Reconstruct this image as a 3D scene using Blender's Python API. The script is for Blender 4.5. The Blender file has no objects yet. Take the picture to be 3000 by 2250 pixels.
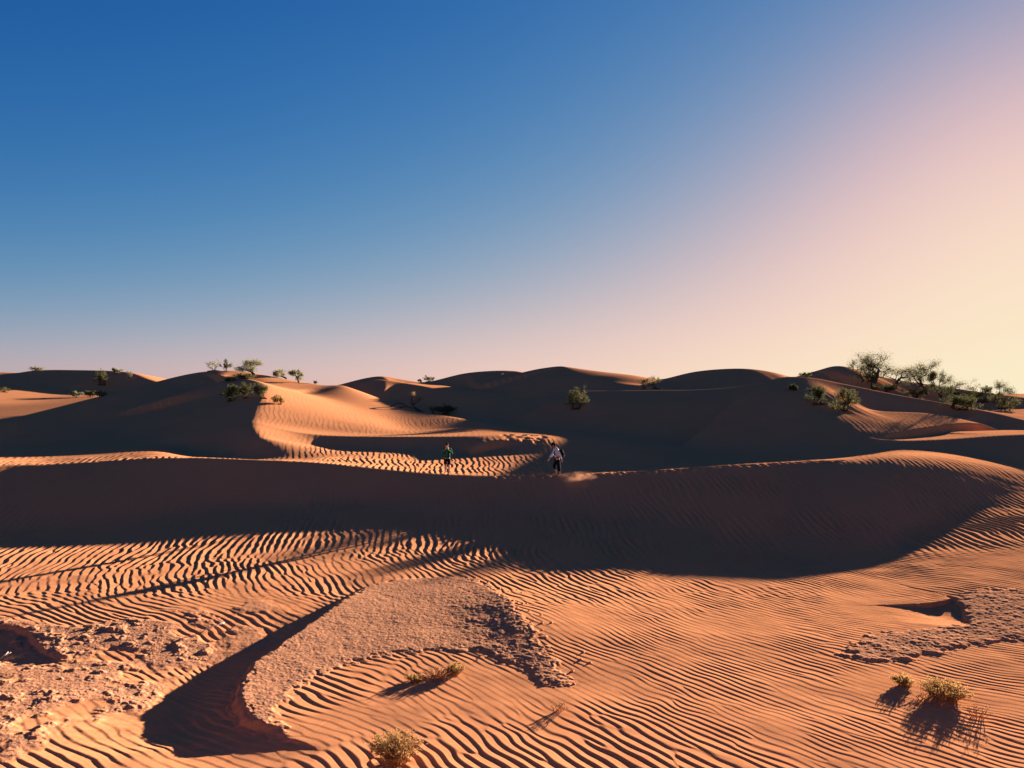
import numpy as np, math
F, CX, HY = 1661.0, 1106.0, 850.0      # focal length, principal column and horizon of the survey picture (2212 wide)
SUN_AZ, SUN_TAN = math.radians(37.4), 0.1299
SX, SY = math.sin(SUN_AZ), math.cos(SUN_AZ)
def W(x, y, Y):
    return ((x-CX)/F*Y, Y, -(y-HY)/F*Y)
def sstep(a, b, x):
    t = np.clip((x-a)/(b-a), 0, 1); return t*t*(3-2*t)
# ridges: crest polyline of (x, y, distance[, front slope, back slope, rounding]); defaults follow the name
RIDGES = {
 'P': (0.27, 0.004, 0.15, [(-420,1012,38),(-150,1010,39),(0,1005,41),(100,1003,41.5),(200,998,42),(330,990,42.5,.32,.004,.15),(400,989,42.6,.36,.06,.15),(450,989,42.6,.38,.10,.15),(560,993,42.6,.38,.10,.15),(640,996,42.7,.35,.07,.15),(700,1000,42.6,.36,.03,.15),(800,1010,42,.36,.004,.15),(900,1020,41.4,.34,.004,.15),
      (1000,1026,41.2),(1100,1028,41.2,.27,.01,.15),(1200,1027,41.2,.27,.05,.2),(1300,1022,41,.27,.10,.2),(1400,1017,41,.26,.12,.2),(1500,1010,40.5,.26,.12,.25),(1600,1003,40,.25,.12,.3),(1700,998,40.8,.24,.11,.4),
      (1800,994,41,.24,.10,1.6),(1900,987,41.5,.27,.08,2.8),(1960,985,42,.29,.07,3.4),(2050,991,42.5,.29,.07,4),(2150,1005,43,.26,.07,4),(2230,1019,43,.24,.06,4),(2350,1042,43.5,.22,.05,3)]),
 'BS': (0.24, 0.20, 0.35, [(380,862,82),(440,838,80),(481,824,79),(518,817,78,.24,.27),(555,824,76,.24,.27),(570,836,73,.24,.26),(564,860,66,.24,.22),(552,888,61,.24,.18),(547,912,57.5),(552,930,54,.4,.2),(562,945,52,.5,.22)]),
 'M': (0.40, 0.02, 0.25, [(530,922,57.5),(580,932,57),(640,939,56.5),(720,942,56.5),
      (800,943,56.5),(930,943,57.3,.38,.02),(1000,942,58,.20,.02,.6),(1060,941,58,.085,.03,1.5),(1120,941,57.5,.07,.05,2),(1160,947,56.5,.07,.07,2),(1185,960,54.8,.09,.1,2),(1197,982,51.8,.1,.12,2)]),
 'B': (0.17, 0.20, 0.8, [(-120,942,56,.2,.25),(0,915,60,.2,.25),(100,897,65,.2,.25),(190,872,70,.2,.25),(280,846,76,.2,.25),(345,826,82,.2,.25),(400,811,86),(440,803,88),(500,801,89),(560,808,89,.2,.2),(620,820,89,.11,.2),(700,833,88.5,.10,.2),(735,835,88,.16,.5)]),
 'B2': (0.10, 0.3, 0.8, [(735,836,88),(752,846,87,.10,.28,.8),(772,863,85,.10,.3,.8),(810,877,82,.10,.3,.8),(850,883,80,.1,.3,.8),(900,890,78,.09,.3,.8),(950,897,76,.08,.25,.8),(1000,906,73,.08,.2,.4),(1045,918,70,.08,.12,.5)]),
 'A': (0.30, 0.15, 0.8, [(46,806,152),(80,800,150),(150,799,149),(270,803,146),(320,818,142),(345,826,140),(420,850,135)]),
 'A0': (0.075, 0.2, 1.5, [(-500,800,160),(-200,802,160),(0,804,158),(46,807,154)]),
 'C1': (0.28, 0.03, 0.4, [(745,836,98),(790,823,99),(830,820,100),(870,826,100),(910,833,99),(945,841,97)]),
 'C2': (0.2, 0.2, 0.8, [(745,836,104),(775,824,106),(800,815,108),(830,813,109),(870,820,109),(915,828,108),(950,835,106)]),
 'D': (0.22, 0.2, 1.0, [(860,834,112),(900,827,115),(940,822,118),(1000,807,120),(1060,801,120),(1110,801,120),(1140,806,118),(1170,797,115),(1200,793,112),(1216,794,111,.24,.16,.2),(1232,806,108,.24,.14,.1),
      (1262,819,104,.24,.12,.1),(1300,829,100,.24,.1,.2),(1350,831,98),(1400,833,97)]),
 'E2': (0.12, 0.3, 0.5, [(1214,794,112),(1250,803,119),(1300,828,126),(1340,845,130)]),
 'F': (0.24, 0.2, 1.0, [(1320,833,112),(1360,828,111),(1420,822,109),(1500,803,107),(1580,796,106),(1640,799,106),(1700,812,106),(1760,830,104)]),
 'G1': (0.20, 0.06, 0.4, [(1215,858,91),(1254,846,90),(1300,844,88),(1400,843,86),(1500,842,83),(1600,835,80.5),(1665,821,79),(1700,814,78),(1760,817,78,.3),(1850,835,78,.4),(1950,855,78,.4),(2030,869,77,.4),
      (2120,886,75),(2212,907,72),(2340,930,69)]),
 'G2': (0.24, 0.2, 0.8, [(1690,822,124),(1730,812,125),(1765,801,126),(1800,791,126),(1830,793,126),(1880,808,126),(1950,822,125),(2020,832,124),(2100,844,122),(2170,853,120),(2250,864,118)]),
 'M2': (0.22, 0.03, 0.4, [(1770,885,68),(1800,899,62,.2,.08),(1840,925,57,.2,.06),(1880,945,54),(1950,951,53),(2050,948,52.5),(2150,941,52),(2212,938,52),(2340,934,52)]),
 'Z': (0.15, 0.1, 3.0, [(1900,860,230),(2100,855,230),(2240,852,235),(2500,850,240)]),
}
REACH = {'P': 400, 'A0': 50, 'B': 40, 'B2': 40, 'M': 22, 'C1': 6, 'G1': 7, 'M2': 8, 'Z': 60, 'F': 30, 'D': 30, 'G2': 30, 'A': 30, 'E2': 10}
def catmull(pts, n=4):
    P = np.array(pts, float); out = []
    for i in range(len(P)-1):
        p0, p1, p2, p3 = P[max(i-1,0)], P[i], P[i+1], P[min(i+2,len(P)-1)]
        for k in range(n):
            t = k/n
            out.append(.5*((2*p1)+(p2-p0)*t+(2*p0-5*p1+4*p2-p3)*t*t+(3*p1-p0-3*p2+p3)*t**3))
    out.append(P[-1]); return np.array(out)
def ridge_z(name, X, Y):
    sf, sb, r, pts = RIDGES[name]; reach = REACH.get(name, 9)
    q = []
    for p in pts:
        p = tuple(p)+(sf, sb, r)[len(p)-3:]
        q.append(W(*p[:3])+p[3:])
    q = catmull(q, 8)
    if name == 'P':                          # a crest that crosses the whole view: measured along the line of sight
        uq = q[:,0]/q[:,1]; u = X/np.maximum(Y, 3)
        f = lambda k: np.interp(u, uq, q[:,k]).astype(np.float32)
        d = Y-f(1); rr = f(5); s = np.where(d < 0, f(3), f(4))
        return f(2)-s*(np.sqrt(d*d+rr*rr)-rr)
    best = np.full(X.shape, 1e9, np.float32); zc = np.zeros_like(best); s = np.zeros_like(best); rr = np.zeros_like(best)
    for a, b in zip(q[:-1], q[1:]):
        dx, dy = b[0]-a[0], b[1]-a[1]; L2 = dx*dx+dy*dy+1e-9
        t = np.clip(((X-a[0])*dx+(Y-a[1])*dy)/L2, 0, 1)
        ex, ey = X-(a[0]+dx*t), Y-(a[1]+dy*t)
        d = np.sqrt(ex*ex+ey*ey)
        m = d < best
        side = (dx*ey-dy*ex)/(math.sqrt(L2)*(d+1e-4))
        f = a[3]+(b[3]-a[3])*t; bk = a[4]+(b[4]-a[4])*t
        w = .5+.5*np.clip(side, -1, 1)
        best = np.where(m, d, best); zc = np.where(m, a[2]+(b[2]-a[2])*t, zc)
        s = np.where(m, f+(bk-f)*w, s); rr = np.where(m, a[5]+(b[5]-a[5])*t, rr)
    drop = s*(np.sqrt(best*best+rr*rr)-rr)
    q = np.maximum(best-reach, 0)
    steep = np.maximum(.30-s, 0)
    return zc - drop - steep*(np.sqrt(q*q+9)-3)
def pw(x, *kv):
    return np.interp(x, kv[0::2], kv[1::2])
def base_z(X, Y):
    u = CX+X/np.maximum(Y, 5)*F
    centre = pw(Y, -60,-1.5, 0,-1.6, 8.6,-6.05, 12,-6.05, 27,-6.02, 30,-5.97, 33,-5.86, 36,-5.70, 40,-5.5, 44,-5.4, 50,-5.2, 62,-4.4, 75,-3.6, 90,-2.9, 110,-2.2, 140,-2.0, 4000,-2.0)
    left = pw(Y, -60,-1.5, 0,-1.6, 8.6,-6.05, 12,-6.05, 30,-6.0, 38,-6.0, 50,-4.6, 62,-3.8, 75,-3.8, 88,-3.6, 105,-2.2, 120,-.9, 138,.5, 150,1.0, 200,-1, 240,-2, 4000,-2)
    w = sstep(480, 200, u)
    right = .65*sstep(1850, 2250, u)*sstep(13, 35, Y)*sstep(50, 42, Y)
    return centre+(left-centre)*w+right
def blur(z, n):
    for ax in (0, 1):
        for _ in range(n):
            p = np.pad(z, [(1,1) if a == ax else (0,0) for a in (0,1)], mode='edge')
            if ax == 0: z = .25*p[:-2]+.5*p[1:-1]+.25*p[2:]
            else: z = .25*p[:,:-2]+.5*p[:,1:-1]+.25*p[:,2:]
    return z
def macro(X, Y):
    k = .22
    zs = [base_z(X, Y)]+[ridge_z(s, X, Y) for s in RIDGES]
    kk = .16+.09*sstep(30, 60, Y)
    m = np.maximum.reduce(zs)
    return m+kk*np.log(sum(np.exp((z-m)/kk) for z in zs))-kk*math.log(1.0)
# ---------------------------------------------------------------- ground sheet
import bpy, time
from mathutils import Vector, Matrix, noise as mnoise
import random
T0 = time.time()
C = bpy.context.scene.collection
def lattice(x, y, seed):
    xi = np.floor(x).astype(np.int64); yi = np.floor(y).astype(np.int64)
    fx = (x-xi).astype(np.float32); fy = (y-yi).astype(np.float32)
    fx = fx*fx*fx*(fx*(fx*6-15)+10); fy = fy*fy*fy*(fy*(fy*6-15)+10)
    tab = np.random.RandomState(seed).uniform(-1, 1, 65536).astype(np.float32)
    def g(a, b): return tab[(a*7919+b*104729+a*b*13) & 65535]
    a = g(xi, yi); b = g(xi+1, yi); c = g(xi, yi+1); d = g(xi+1, yi+1)
    return (a+(b-a)*fx)*(1-fy)+(c+(d-c)*fx)*fy
def vnoise(x, y, seed):
    return .72*(lattice(x, y, seed)+lattice(.809*x-.588*y+17.3, .588*x+.809*y-5.1, seed+7))
def fbm(x, y, seed, n=4, gain=.5):
    s = 0; a = 1
    for i in range(n):
        s = s+a*vnoise(x*2.03**i, y*2.03**i, seed+11*i); a *= gain
    return s
def cubic_up(A, n_out, step, axis):
    A = np.moveaxis(A, axis, 0); idx = np.arange(n_out)/step
    i = np.floor(idx).astype(int); t = (idx-i).astype(np.float32).reshape((-1,)+(1,)*(A.ndim-1)); m = len(A)-1
    p0, p1, p2, p3 = (A[np.clip(i+k, 0, m)] for k in (-1, 0, 1, 2))
    r = .5*((2*p1)+(p2-p0)*t+(2*p0-5*p1+4*p2-p3)*t*t+(3*p1-p0-3*p2+p3)*t**3)
    return np.moveaxis(r, 0, axis)
def gpt(pts, z=-6.0):                      # outline on the sand flat: survey points -> ground coordinates
    return [((x-CX)/F*(z*F/(HY-y)), z*F/(HY-y)) for x, y in pts]
def poly_near(X, Y, q):
    best = np.full(X.shape, 1e9, np.float32); sd = np.zeros_like(best); tt = np.zeros_like(best)
    L = [0]
    for a, b in zip(q[:-1], q[1:]): L.append(L[-1]+math.hypot(b[0]-a[0], b[1]-a[1]))
    for k, (a, b) in enumerate(zip(q[:-1], q[1:])):
        dx, dy = b[0]-a[0], b[1]-a[1]
        t = np.clip(((X-a[0])*dx+(Y-a[1])*dy)/(dx*dx+dy*dy), 0, 1)
        ex, ey = X-(a[0]+dx*t), Y-(a[1]+dy*t); d = np.sqrt(ex*ex+ey*ey); m = d < best
        best = np.where(m, d, best); sd = np.where(m, np.sign(dx*ey-dy*ex), sd); tt = np.where(m, (L[k]+t*(L[k+1]-L[k]))/L[-1], tt)
    return best, sd, tt
def inside(X, Y, q):
    c = np.zeros(X.shape, bool)
    for (x1, y1), (x2, y2) in zip(q, q[1:]+q[:1]):
        if y1 == y2: continue
        m = ((y1 > Y) != (y2 > Y)) & (X < (x2-x1)*(Y-y1)/(y2-y1)+x1); c ^= m
    return c
def area(X, Y, q, soft):                   # 0..1 mask of a closed outline with a soft rim
    d, _, _ = poly_near(X, Y, q+q[:1]); s = np.where(inside(X, Y, q), d, -d)
    return s
SC1 = gpt([(705,1607),(640,1598),(585,1580),(540,1556),(514,1515),(515,1478),(545,1432),(600,1392),(680,1337),(735,1298),(790,1267),(850,1250)])
SC1D = [0,.0, .1,.12, .2,.32, .33,.48, .45,.46, .6,.33, .75,.22, .9,.10, 1,.02]
SC1W = [0,1.2, .12,2.0, .25,3.0, .4,3.2, .55,2.3, .7,1.1, .85,.7, 1,.5]
SC2 = gpt([(2104,1360),(2090,1335),(2080,1315),(2070,1300),(2050,1294),(2036,1296)])
SC3 = gpt([(150,1434),(122,1410),(84,1388),(66,1364),(30,1350),(-80,1338)])
EDGE = gpt([(1232,1478),(1197,1430),(1150,1370),(1100,1310),(1060,1265),(1000,1248)])
CR_C = gpt([(590,1582),(540,1556),(512,1510),(515,1475),(545,1430),(600,1390),(680,1335),(740,1295),(790,1265),(850,1252),(930,1245),(1000,1245),(1060,1265),(1100,1310),(1150,1370),(1197,1430),(1232,1480),(1180,1475),(1120,1432),(1050,1408),(950,1402),(830,1412),(740,1432),(650,1478),(605,1530)])
CR_L = gpt([(-260,1330),(0,1336),(60,1352),(180,1338),(300,1322),(400,1335),(470,1370),(440,1420),(370,1462),(290,1508),(200,1545),(110,1590),(0,1650),(-300,1680)])
CR_L2 = gpt([(300,1340),(430,1300),(560,1290),(640,1320),(560,1385),(480,1420),(390,1430)])
CR_R = gpt([(1818,1416),(1850,1388),(1890,1369),(1962,1363),(2034,1357),(2098,1353),(2082,1319),(2070,1296),(2110,1288),(2212,1292),(2420,1300),(2420,1375),(2212,1386),(2076,1396),(2000,1411),(1924,1422)])
def build_axes():
    fine = np.arange(-.69, .6901, .00081)
    right = [.69]
    while right[-1] < 3.6: right.append(right[-1]+.0014+.05*max(right[-1]-.87, 0))
    left = [-.69]
    while left[-1] > -3.6: left.append(left[-1]-.0014-.05*max(-left[-1]-.87, 0))
    u = np.concatenate([left[:0:-1], fine, right[1:]])
    r = list(np.linspace(-80, 0, 17))+list(np.arange(.5, 8, .5))+list(np.arange(8, 11.6, .1))
    while r[-1] < 48: r.append(r[-1]+min(max(.42*r[-1]**2/4614, .013), .055))
    while r[-1] < 92: r.append(r[-1]+.085)
    while r[-1] < 165: r.append(r[-1]+.18)
    while r[-1] < 5200: r.append(r[-1]+.22+(r[-1]-165)*.06)
    return u, np.array(r)
def wY(Y): return np.sqrt(np.maximum(Y, 0)**2+9)*1.0
u_ax, y_ax = build_axes()
def coarse_axis(a, s):
    n = (len(a)-1)//s+2
    i = np.arange(n)*s
    return np.where(i < len(a), a[np.minimum(i, len(a)-1)], a[-1]+(a[-1]-a[-2])*(i-len(a)+1))
STEP = 3
uc, yc = coarse_axis(u_ax, STEP), coarse_axis(y_ax, STEP)
Uc, Yc = np.meshgrid(uc, yc); Xc = Uc*np.where(Yc > 8, Yc, 8+.0*Yc)
Zc = blur(macro(Xc.astype(np.float32), Yc.astype(np.float32)), 1)
Z = cubic_up(cubic_up(Zc, len(y_ax), STEP, 0), len(u_ax), STEP, 1).astype(np.float32)
NR, NC = Z.shape
print('grid', NR, NC, NR*NC, round(time.time()-T0, 1))
X = (u_ax[None, :]*np.maximum(y_ax, 8)[:, None]).astype(np.float32)
Y = np.repeat(y_ax[:, None], NC, 1).astype(np.float32)
CR = np.zeros_like(Z)
# detailed band: only the rows and columns a viewer can tell apart
r0, r1 = np.searchsorted(y_ax, 9.0), np.searchsorted(y_ax, 90.0)
c0, c1 = np.searchsorted(u_ax, -.89), np.searchsorted(u_ax, .89)
def crest_y(x, y):                          # distance in front of (+) or behind (-) the walked crest
    pts = catmull([p[:3] for p in RIDGES['P'][3]], 8)
    return np.interp(x/y, (pts[:,0]-CX)/F, pts[:,2])-y
def ripple(x, y, kx, ky, lam, seed, cl=(2.6, 1.1), rx=0.0):
    n = math.hypot(kx, ky); kx /= n; ky /= n
    a = (x*kx+y*ky)/cl[1]; b = (-x*ky+y*kx)/cl[0]           # crests stay coherent along b
    A = vnoise(a, b, seed)+1j*vnoise(a+31.7, b-12.9, seed+3)
    A = A+.12
    if rx: ph = 2*math.pi/lam*(x+(.06-rx*x)*(y-33))
    else: ph = 2*math.pi/lam*(x*kx+y*ky)
    return (A/(np.abs(A)+.18)*np.exp(1j*ph)).astype(np.complex64)
def detail(x, y, z):
    """sand ripples, crust, hollows for arrays of ground points; returns (dz, crust mask)"""
    px = CX+x/y*F
    near = y < 34
    dz = np.zeros_like(x); cr = np.zeros_like(x); flat = np.ones_like(x)
    # wind-scoured crust and its undercut edges
    m = (y < 34)
    if m.any():
        xs, ys = x[m], y[m]
        jit = .06*fbm(xs*1.6, ys*1.6, 5, 3)
        edge = fbm(xs*5, ys*5, 61, 3)
        d1, s1, t1 = poly_near(xs+jit, ys+.7*jit, SC1)
        dep = np.interp(t1, SC1D[0::2], SC1D[1::2]); wid = np.interp(t1, SC1W[0::2], SC1W[1::2])
        sg = d1*s1+.02*edge
        bowl = -dep*np.exp(-(np.maximum(sg, 0)/wid)**1.6)*(.40*sstep(-.02, .10, sg)+.60*sstep(-.1, 1.2, sg))
        lip = .05*np.exp(-np.maximum(-sg, 0)/.9)*sstep(.05, -.10, sg)*np.interp(t1, [0,.15,.8,1], [0,1,1,0])
        dd = bowl+lip
        for q, D, w in ((SC2, .24, 1.1), (SC3, .22, 1.7)):
            d2, s2, t2 = poly_near(xs+jit, ys-jit, q); sg2 = d2*s2+.03*edge
            dd += -D*np.maximum(np.sin(np.pi*t2), 0)**1.1*np.exp(-(np.maximum(sg2, 0)/w)**1.6)*(.45*sstep(-.02, .10, sg2)+.55*sstep(-.1, .9, sg2))
            flat[m] *= 1-.6*sstep(.0, .1, sg2)*np.exp(-(np.maximum(sg2, 0)/w)**2)*np.maximum(np.sin(np.pi*t2), 0)
        d3, s3, t3 = poly_near(xs+jit, ys, EDGE); sg3 = d3*s3
        f3 = np.maximum(np.sin(np.pi*t3), 0)**1.4
        dd += .20*f3*np.where(sg3 > 0, np.exp(-(np.abs(sg3)/1.15)**1.3), np.exp(-(np.abs(sg3)/3.5)**1.5))
        wall = sstep(-.10, .02, sg)*sstep(.2, .1, sg)*np.interp(t1, [0,.08,.2,.9,1], [0,.4,1,1,0])
        c = sstep(-.10, .16, area(xs+jit, ys+jit, CR_C, 0)+.16*edge)
        sL = area(xs, ys, CR_L, 0)
        patch = fbm(xs*1.1, ys*1.1, 88, 4)
        c = np.maximum(c, sstep(-.25, .35, sL+.5*patch-.25)*sstep(-.55, .25, patch+.28))
        sL2 = area(xs, ys, CR_L2, 0)
        c = np.maximum(c, .65*sstep(-.3, .5, sL2+.6*patch-.4)*sstep(-.2, .4, patch))
        c = np.maximum(c, sstep(-.12, .12, area(xs+jit, ys+jit, CR_R, 0)+.2*edge))
        c = np.maximum(c, wall)
        rough = np.abs(fbm(xs*3.1, ys*3.1, 21, 4, .6)); fine_ = fbm(xs*11, ys*11, 41, 3, .6)
        clod = np.maximum(fbm(xs*3.1, ys*3.1, 71, 4)-.22, 0)
        left = sstep(560, 420, CX+xs/ys*F)
        pxs = CX+xs/ys*F+60*patch
        rm = .6+.35*sstep(940, 1110, pxs)*(pxs < 1400)+.5*(CX+xs/ys*F > 1700)
        rs0 = np.random.RandomState(4)
        for i in range(34):
            t_ = rs0.uniform(0, 1); k_ = int(t_*(len(EDGE)-1)); f_ = t_*(len(EDGE)-1)-k_
            ex_ = EDGE[k_][0]*(1-f_)+EDGE[min(k_+1, len(EDGE)-1)][0]*f_+abs(rs0.normal(0, .45)); ey_ = EDGE[k_][1]*(1-f_)+EDGE[min(k_+1, len(EDGE)-1)][1]*f_+rs0.normal(0, .3)
            rr_ = rs0.uniform(.015, .035); near_ = (np.abs(ys-ey_) < .35)
            if near_.any():
                q_ = np.exp(-(((xs[near_]-ex_)**2+(ys[near_]-ey_)**2)/rr_**2)**1.5); dd[near_] += rr_*.4*q_; c[near_] = np.maximum(c[near_], q_)
        dd += c*(.009*rm**2*rough+.006*rm*fine_+left*.04*clod*sstep(0, .3, clod)+.022)
        dz[m] += dd; cr[m] = c; flat[m] *= (1-c)**2
    # ripples
    wob = 1.5*fbm(x*.21, y*.21, 301, 2)
    wx = .16*vnoise(x*.45, y*.45, 311)+.045*vnoise(x*1.9, y*1.9, 313)
    wy = .16*vnoise(x*.45+9, y*.45, 317)+.045*vnoise(x*1.9, y*1.9+5, 319)
    x_, y_ = x+wx, y+wy
    yy0 = y+wob-.08*np.maximum(x-6, 0)+.05*np.maximum(-x-8, 0)
    a = sstep(25.0, 30.0, yy0); b = sstep(24.5, 20.5, yy0); c_ = np.clip(1-a-b, 0, 1)
    lef = sstep(1.0, -3.0, x+.25*(y-14)+.5*wob); bot = sstep(15.8, 13.4, y+.4*wob)*sstep(-4.5, -2.0, x)*sstep(4.6, 1.6, x)
    rgt = sstep(6, 11, x+.5*wob)
    w = a*ripple(x_, y_, .98, .10, .31, 400, (2.0, .7), .0085)
    w += c_*(1-rgt)*ripple(x_, y_, .90, .42, .26, 405, (.9, .6))
    w += c_*rgt*ripple(x_, y_, .86, .50, .215, 407, (1.4, .6))
    w += b*(1-lef)*(1-bot)*(1-rgt)*ripple(x_, y_, .80, .60, .20, 410, (1.1, .5))
    w += b*(1-lef)*(1-bot)*rgt*ripple(x_, y_, .62, .78, .185, 415, (1.3, .5))
    w += b*lef*(1-bot)*ripple(x_, y_, .62, .79, .225, 420, (1.2, .6))
    w += b*bot*ripple(x_, y_, .80, .60, .225, 430, (.8, .55))
    b = b+.5*c_; a = a+.5*c_
    th = np.angle(w); am = np.abs(w)/(np.abs(w)+.25)*1.25
    prof = np.sin(th+.62*np.sin(th))
    amp = a*(.0145+.006*sstep(-15, -10, x)*sstep(1, -4, x))+b*(lef*.0072+(1-lef)*(.0045+.0035*bot))
    amp = amp*(.28+1.1*np.clip(.7*fbm(x*.5, y*.5, 77, 3)+.5, 0, 1))
    slope = np.abs(np.gradient(z, axis=0)/np.maximum(np.gradient(y, axis=0), 1e-3))
    amp *= 1-.8*sstep(.24, .42, slope)
    cd = crest_y(x, y)
    amp *= 1+.9*sstep(950, 1100, px)*sstep(0, 3, cd)*sstep(17, 11, cd)
    amp *= 1-.65*sstep(1680, 1780, px)*sstep(-6, -3, cd)*sstep(9, 5, cd)
    amp *= 1-sstep(-.15, .0, cd)*(np.where(px < 1750, .9, .3)*sstep(2.6+4*sstep(1150, 950, px), .3, cd))
    amp *= (1-.68*sstep(44, 47, y)*(1+.25*sstep(58, 62, y))*(1-sstep(640, 720, px)*sstep(1220, 1150, px)*sstep(58, 55, y)))*sstep(84, 66, y)
    amp *= 1-.75*sstep(50, 56, y)*sstep(62, 57, y)*sstep(1200, 1000, px)
    dz += prof*am*amp*flat
    dz += .010*fbm(x*.8, y*.8, 500, 3)*(y < 45)
    # footprints trodden along the crest
    rs = np.random.RandomState(9)
    for i in range(46):
        xx = -.6+i*.40+rs.uniform(-.1, .1)
        yy = float(np.interp(xx/41.5, (FP[:,0]-CX)/F, FP[:,2]))-.25+rs.uniform(-.2, .25)
        j0, j1 = np.searchsorted(y[:,0], yy-1.0), np.searchsorted(y[:,0], yy+1.0)
        if j1 <= j0: continue
        ex, ey = x[j0:j1]-xx, y[j0:j1]-yy
        g = np.exp(-(ex/.16)**2-(ey/.2)**2); g2 = np.exp(-((ex+.26)/.15)**2-((ey+.18)/.22)**2)
        dz[j0:j1] += -.07*g+.07*g2
    for i in range(60):
        yy = rs.uniform(55, 60); xx = (rs.uniform(1085, 1180)-CX)/F*yy
        j0, j1 = np.searchsorted(y[:,0], yy-.8), np.searchsorted(y[:,0], yy+.8)
        ex, ey = x[j0:j1]-xx, y[j0:j1]-yy
        dz[j0:j1] += -.06*np.exp(-(ex/.2)**2-(ey/.28)**2)
    return dz.astype(np.float32), cr.astype(np.float32)
FP = catmull([p[:3] for p in RIDGES['P'][3]], 8)
for k in range(r0, r1, 240):
    s = (slice(k, min(k+240, r1)), slice(c0, c1))
    fade = (sstep(.89, .82, np.abs(u_ax[c0:c1]))[None, :]*sstep(9.0, 10.5, y_ax[s[0]])[:, None]*sstep(90, 82, y_ax[s[0]])[:, None]).astype(np.float32)
    d, c = detail(X[s], Y[s], Z[s]); Z[s] += d*fade; CR[s] = c*fade
print('detail', round(time.time()-T0, 1))
me = bpy.data.meshes.new('sand_ground'); me.vertices.add(NR*NC)
me.vertices.foreach_set('co', np.stack([X, Y, Z], -1).ravel())
ii = np.arange(NR*NC, dtype=np.int32).reshape(NR, NC)
fq = np.stack([ii[:-1,:-1], ii[:-1,1:], ii[1:,1:], ii[1:,:-1]], -1).reshape(-1, 4)
me.loops.add(fq.size); me.loops.foreach_set('vertex_index', fq.ravel()); me.polygons.add(len(fq))
me.polygons.foreach_set('loop_start', np.arange(0, fq.size, 4, dtype=np.int32)); me.update(calc_edges=True); me.shade_smooth()
at = me.attributes.new('crust', 'FLOAT', 'POINT'); at.data.foreach_set('value', CR.ravel())
ground = bpy.data.objects.new('sand_ground', me); C.objects.link(ground)
ground['kind'] = 'structure'; ground['label'] = 'rippled orange desert sand with dunes and patches of grey crust'
def height(x, y):                           # ground level at a point, read from the sheet
    i = int(np.clip(np.searchsorted(y_ax, y), 1, NR-1)); w_ = max(y, 8)
    j = int(np.clip(np.searchsorted(u_ax, x/w_), 1, NC-1))
    return float(Z[i, j])
def on_ground(px, py, ymin=0, ymax=200):     # where the sight line through a survey point first meets the sand
    i0 = np.searchsorted(y_ax, max(ymin, 9.0)); i1 = np.searchsorted(y_ax, ymax)
    j = int(np.clip(np.searchsorted(u_ax, (px-CX)/F), 1, NC-1))
    zz = Z[i0:i1, j]; sy = HY-zz/y_ax[i0:i1]*F
    hit = np.nonzero(sy <= py)[0]
    i = int(hit[0]) if len(hit) else int(np.argmin(sy))
    y = float(y_ax[i0+i]); return (px-CX)/F*y, y, float(zz[i])
# ---------------------------------------------------------------- materials
def mat(name):
    m = bpy.data.materials.new(name); m.use_nodes = True; nt = m.node_tree
    b = nt.nodes['Principled BSDF']; b.inputs['Roughness'].default_value = .95; b.inputs['Specular IOR Level'].default_value = .05
    return m, nt, b
def N(nt, kind, **kw):
    n = nt.nodes.new(kind)
    for k, v in kw.items():
        if k.startswith('i_'): n.inputs[k[2:].replace('_', ' ')].default_value = v
        else: setattr(n, k, v)
    return n
def mixc(nt, fac, a, b):
    n = N(nt, 'ShaderNodeMix', data_type='RGBA')
    for s, v in ((0, fac), (6, a), (7, b)):
        if isinstance(v, (tuple, float, int)): n.inputs[s].default_value = v
        else: nt.links.new(v, n.inputs[s])
    return n.outputs[2]
def ramp(nt, src, lo, hi):
    n = N(nt, 'ShaderNodeMapRange'); n.inputs[1].default_value = lo; n.inputs[2].default_value = hi; nt.links.new(src, n.inputs[0]); return n.outputs[0]
m, nt, b = mat('sand'); L = nt.links.new; b.inputs['Specular IOR Level'].default_value = 0; b.inputs['Roughness'].default_value = 1
tc = N(nt, 'ShaderNodeTexCoord')
n1 = N(nt, 'ShaderNodeTexNoise'); n1.inputs['Scale'].default_value = .35; n1.inputs['Detail'].default_value = 5; L(tc.outputs['Object'], n1.inputs['Vector'])
n2 = N(nt, 'ShaderNodeTexNoise'); n2.inputs['Scale'].default_value = 9; n2.inputs['Detail'].default_value = 6; L(tc.outputs['Object'], n2.inputs['Vector'])
n3 = N(nt, 'ShaderNodeTexNoise'); n3.inputs['Scale'].default_value = 60; n3.inputs['Detail'].default_value = 3; L(tc.outputs['Object'], n3.inputs['Vector'])
sand = mixc(nt, ramp(nt, n1.outputs[0], .3, .7), (.45,.192,.088,1), (.405,.168,.076,1))
sand = mixc(nt, ramp(nt, n2.outputs[0], .35, .75), sand, (.45,.202,.100,1))
crust = mixc(nt, ramp(nt, n2.outputs[0], .38, .62), (.28,.145,.088,1), (.40,.188,.102,1))
ca = N(nt, 'ShaderNodeAttribute', attribute_name='crust')
L(mixc(nt, ca.outputs['Fac'], sand, crust), b.inputs['Base Color'])
n4 = N(nt, 'ShaderNodeTexVoronoi'); n4.inputs['Scale'].default_value = 16; L(tc.outputs['Object'], n4.inputs['Vector'])
bh = N(nt, 'ShaderNodeMath', operation='MULTIPLY'); L(n4.outputs['Distance'], bh.inputs[0]); L(ca.outputs['Fac'], bh.inputs[1])
bs_ = N(nt, 'ShaderNodeMath', operation='MULTIPLY_ADD'); bs_.inputs[1].default_value = 2.2; L(bh.outputs[0], bs_.inputs[0]); L(n3.outputs[0], bs_.inputs[2])
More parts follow.
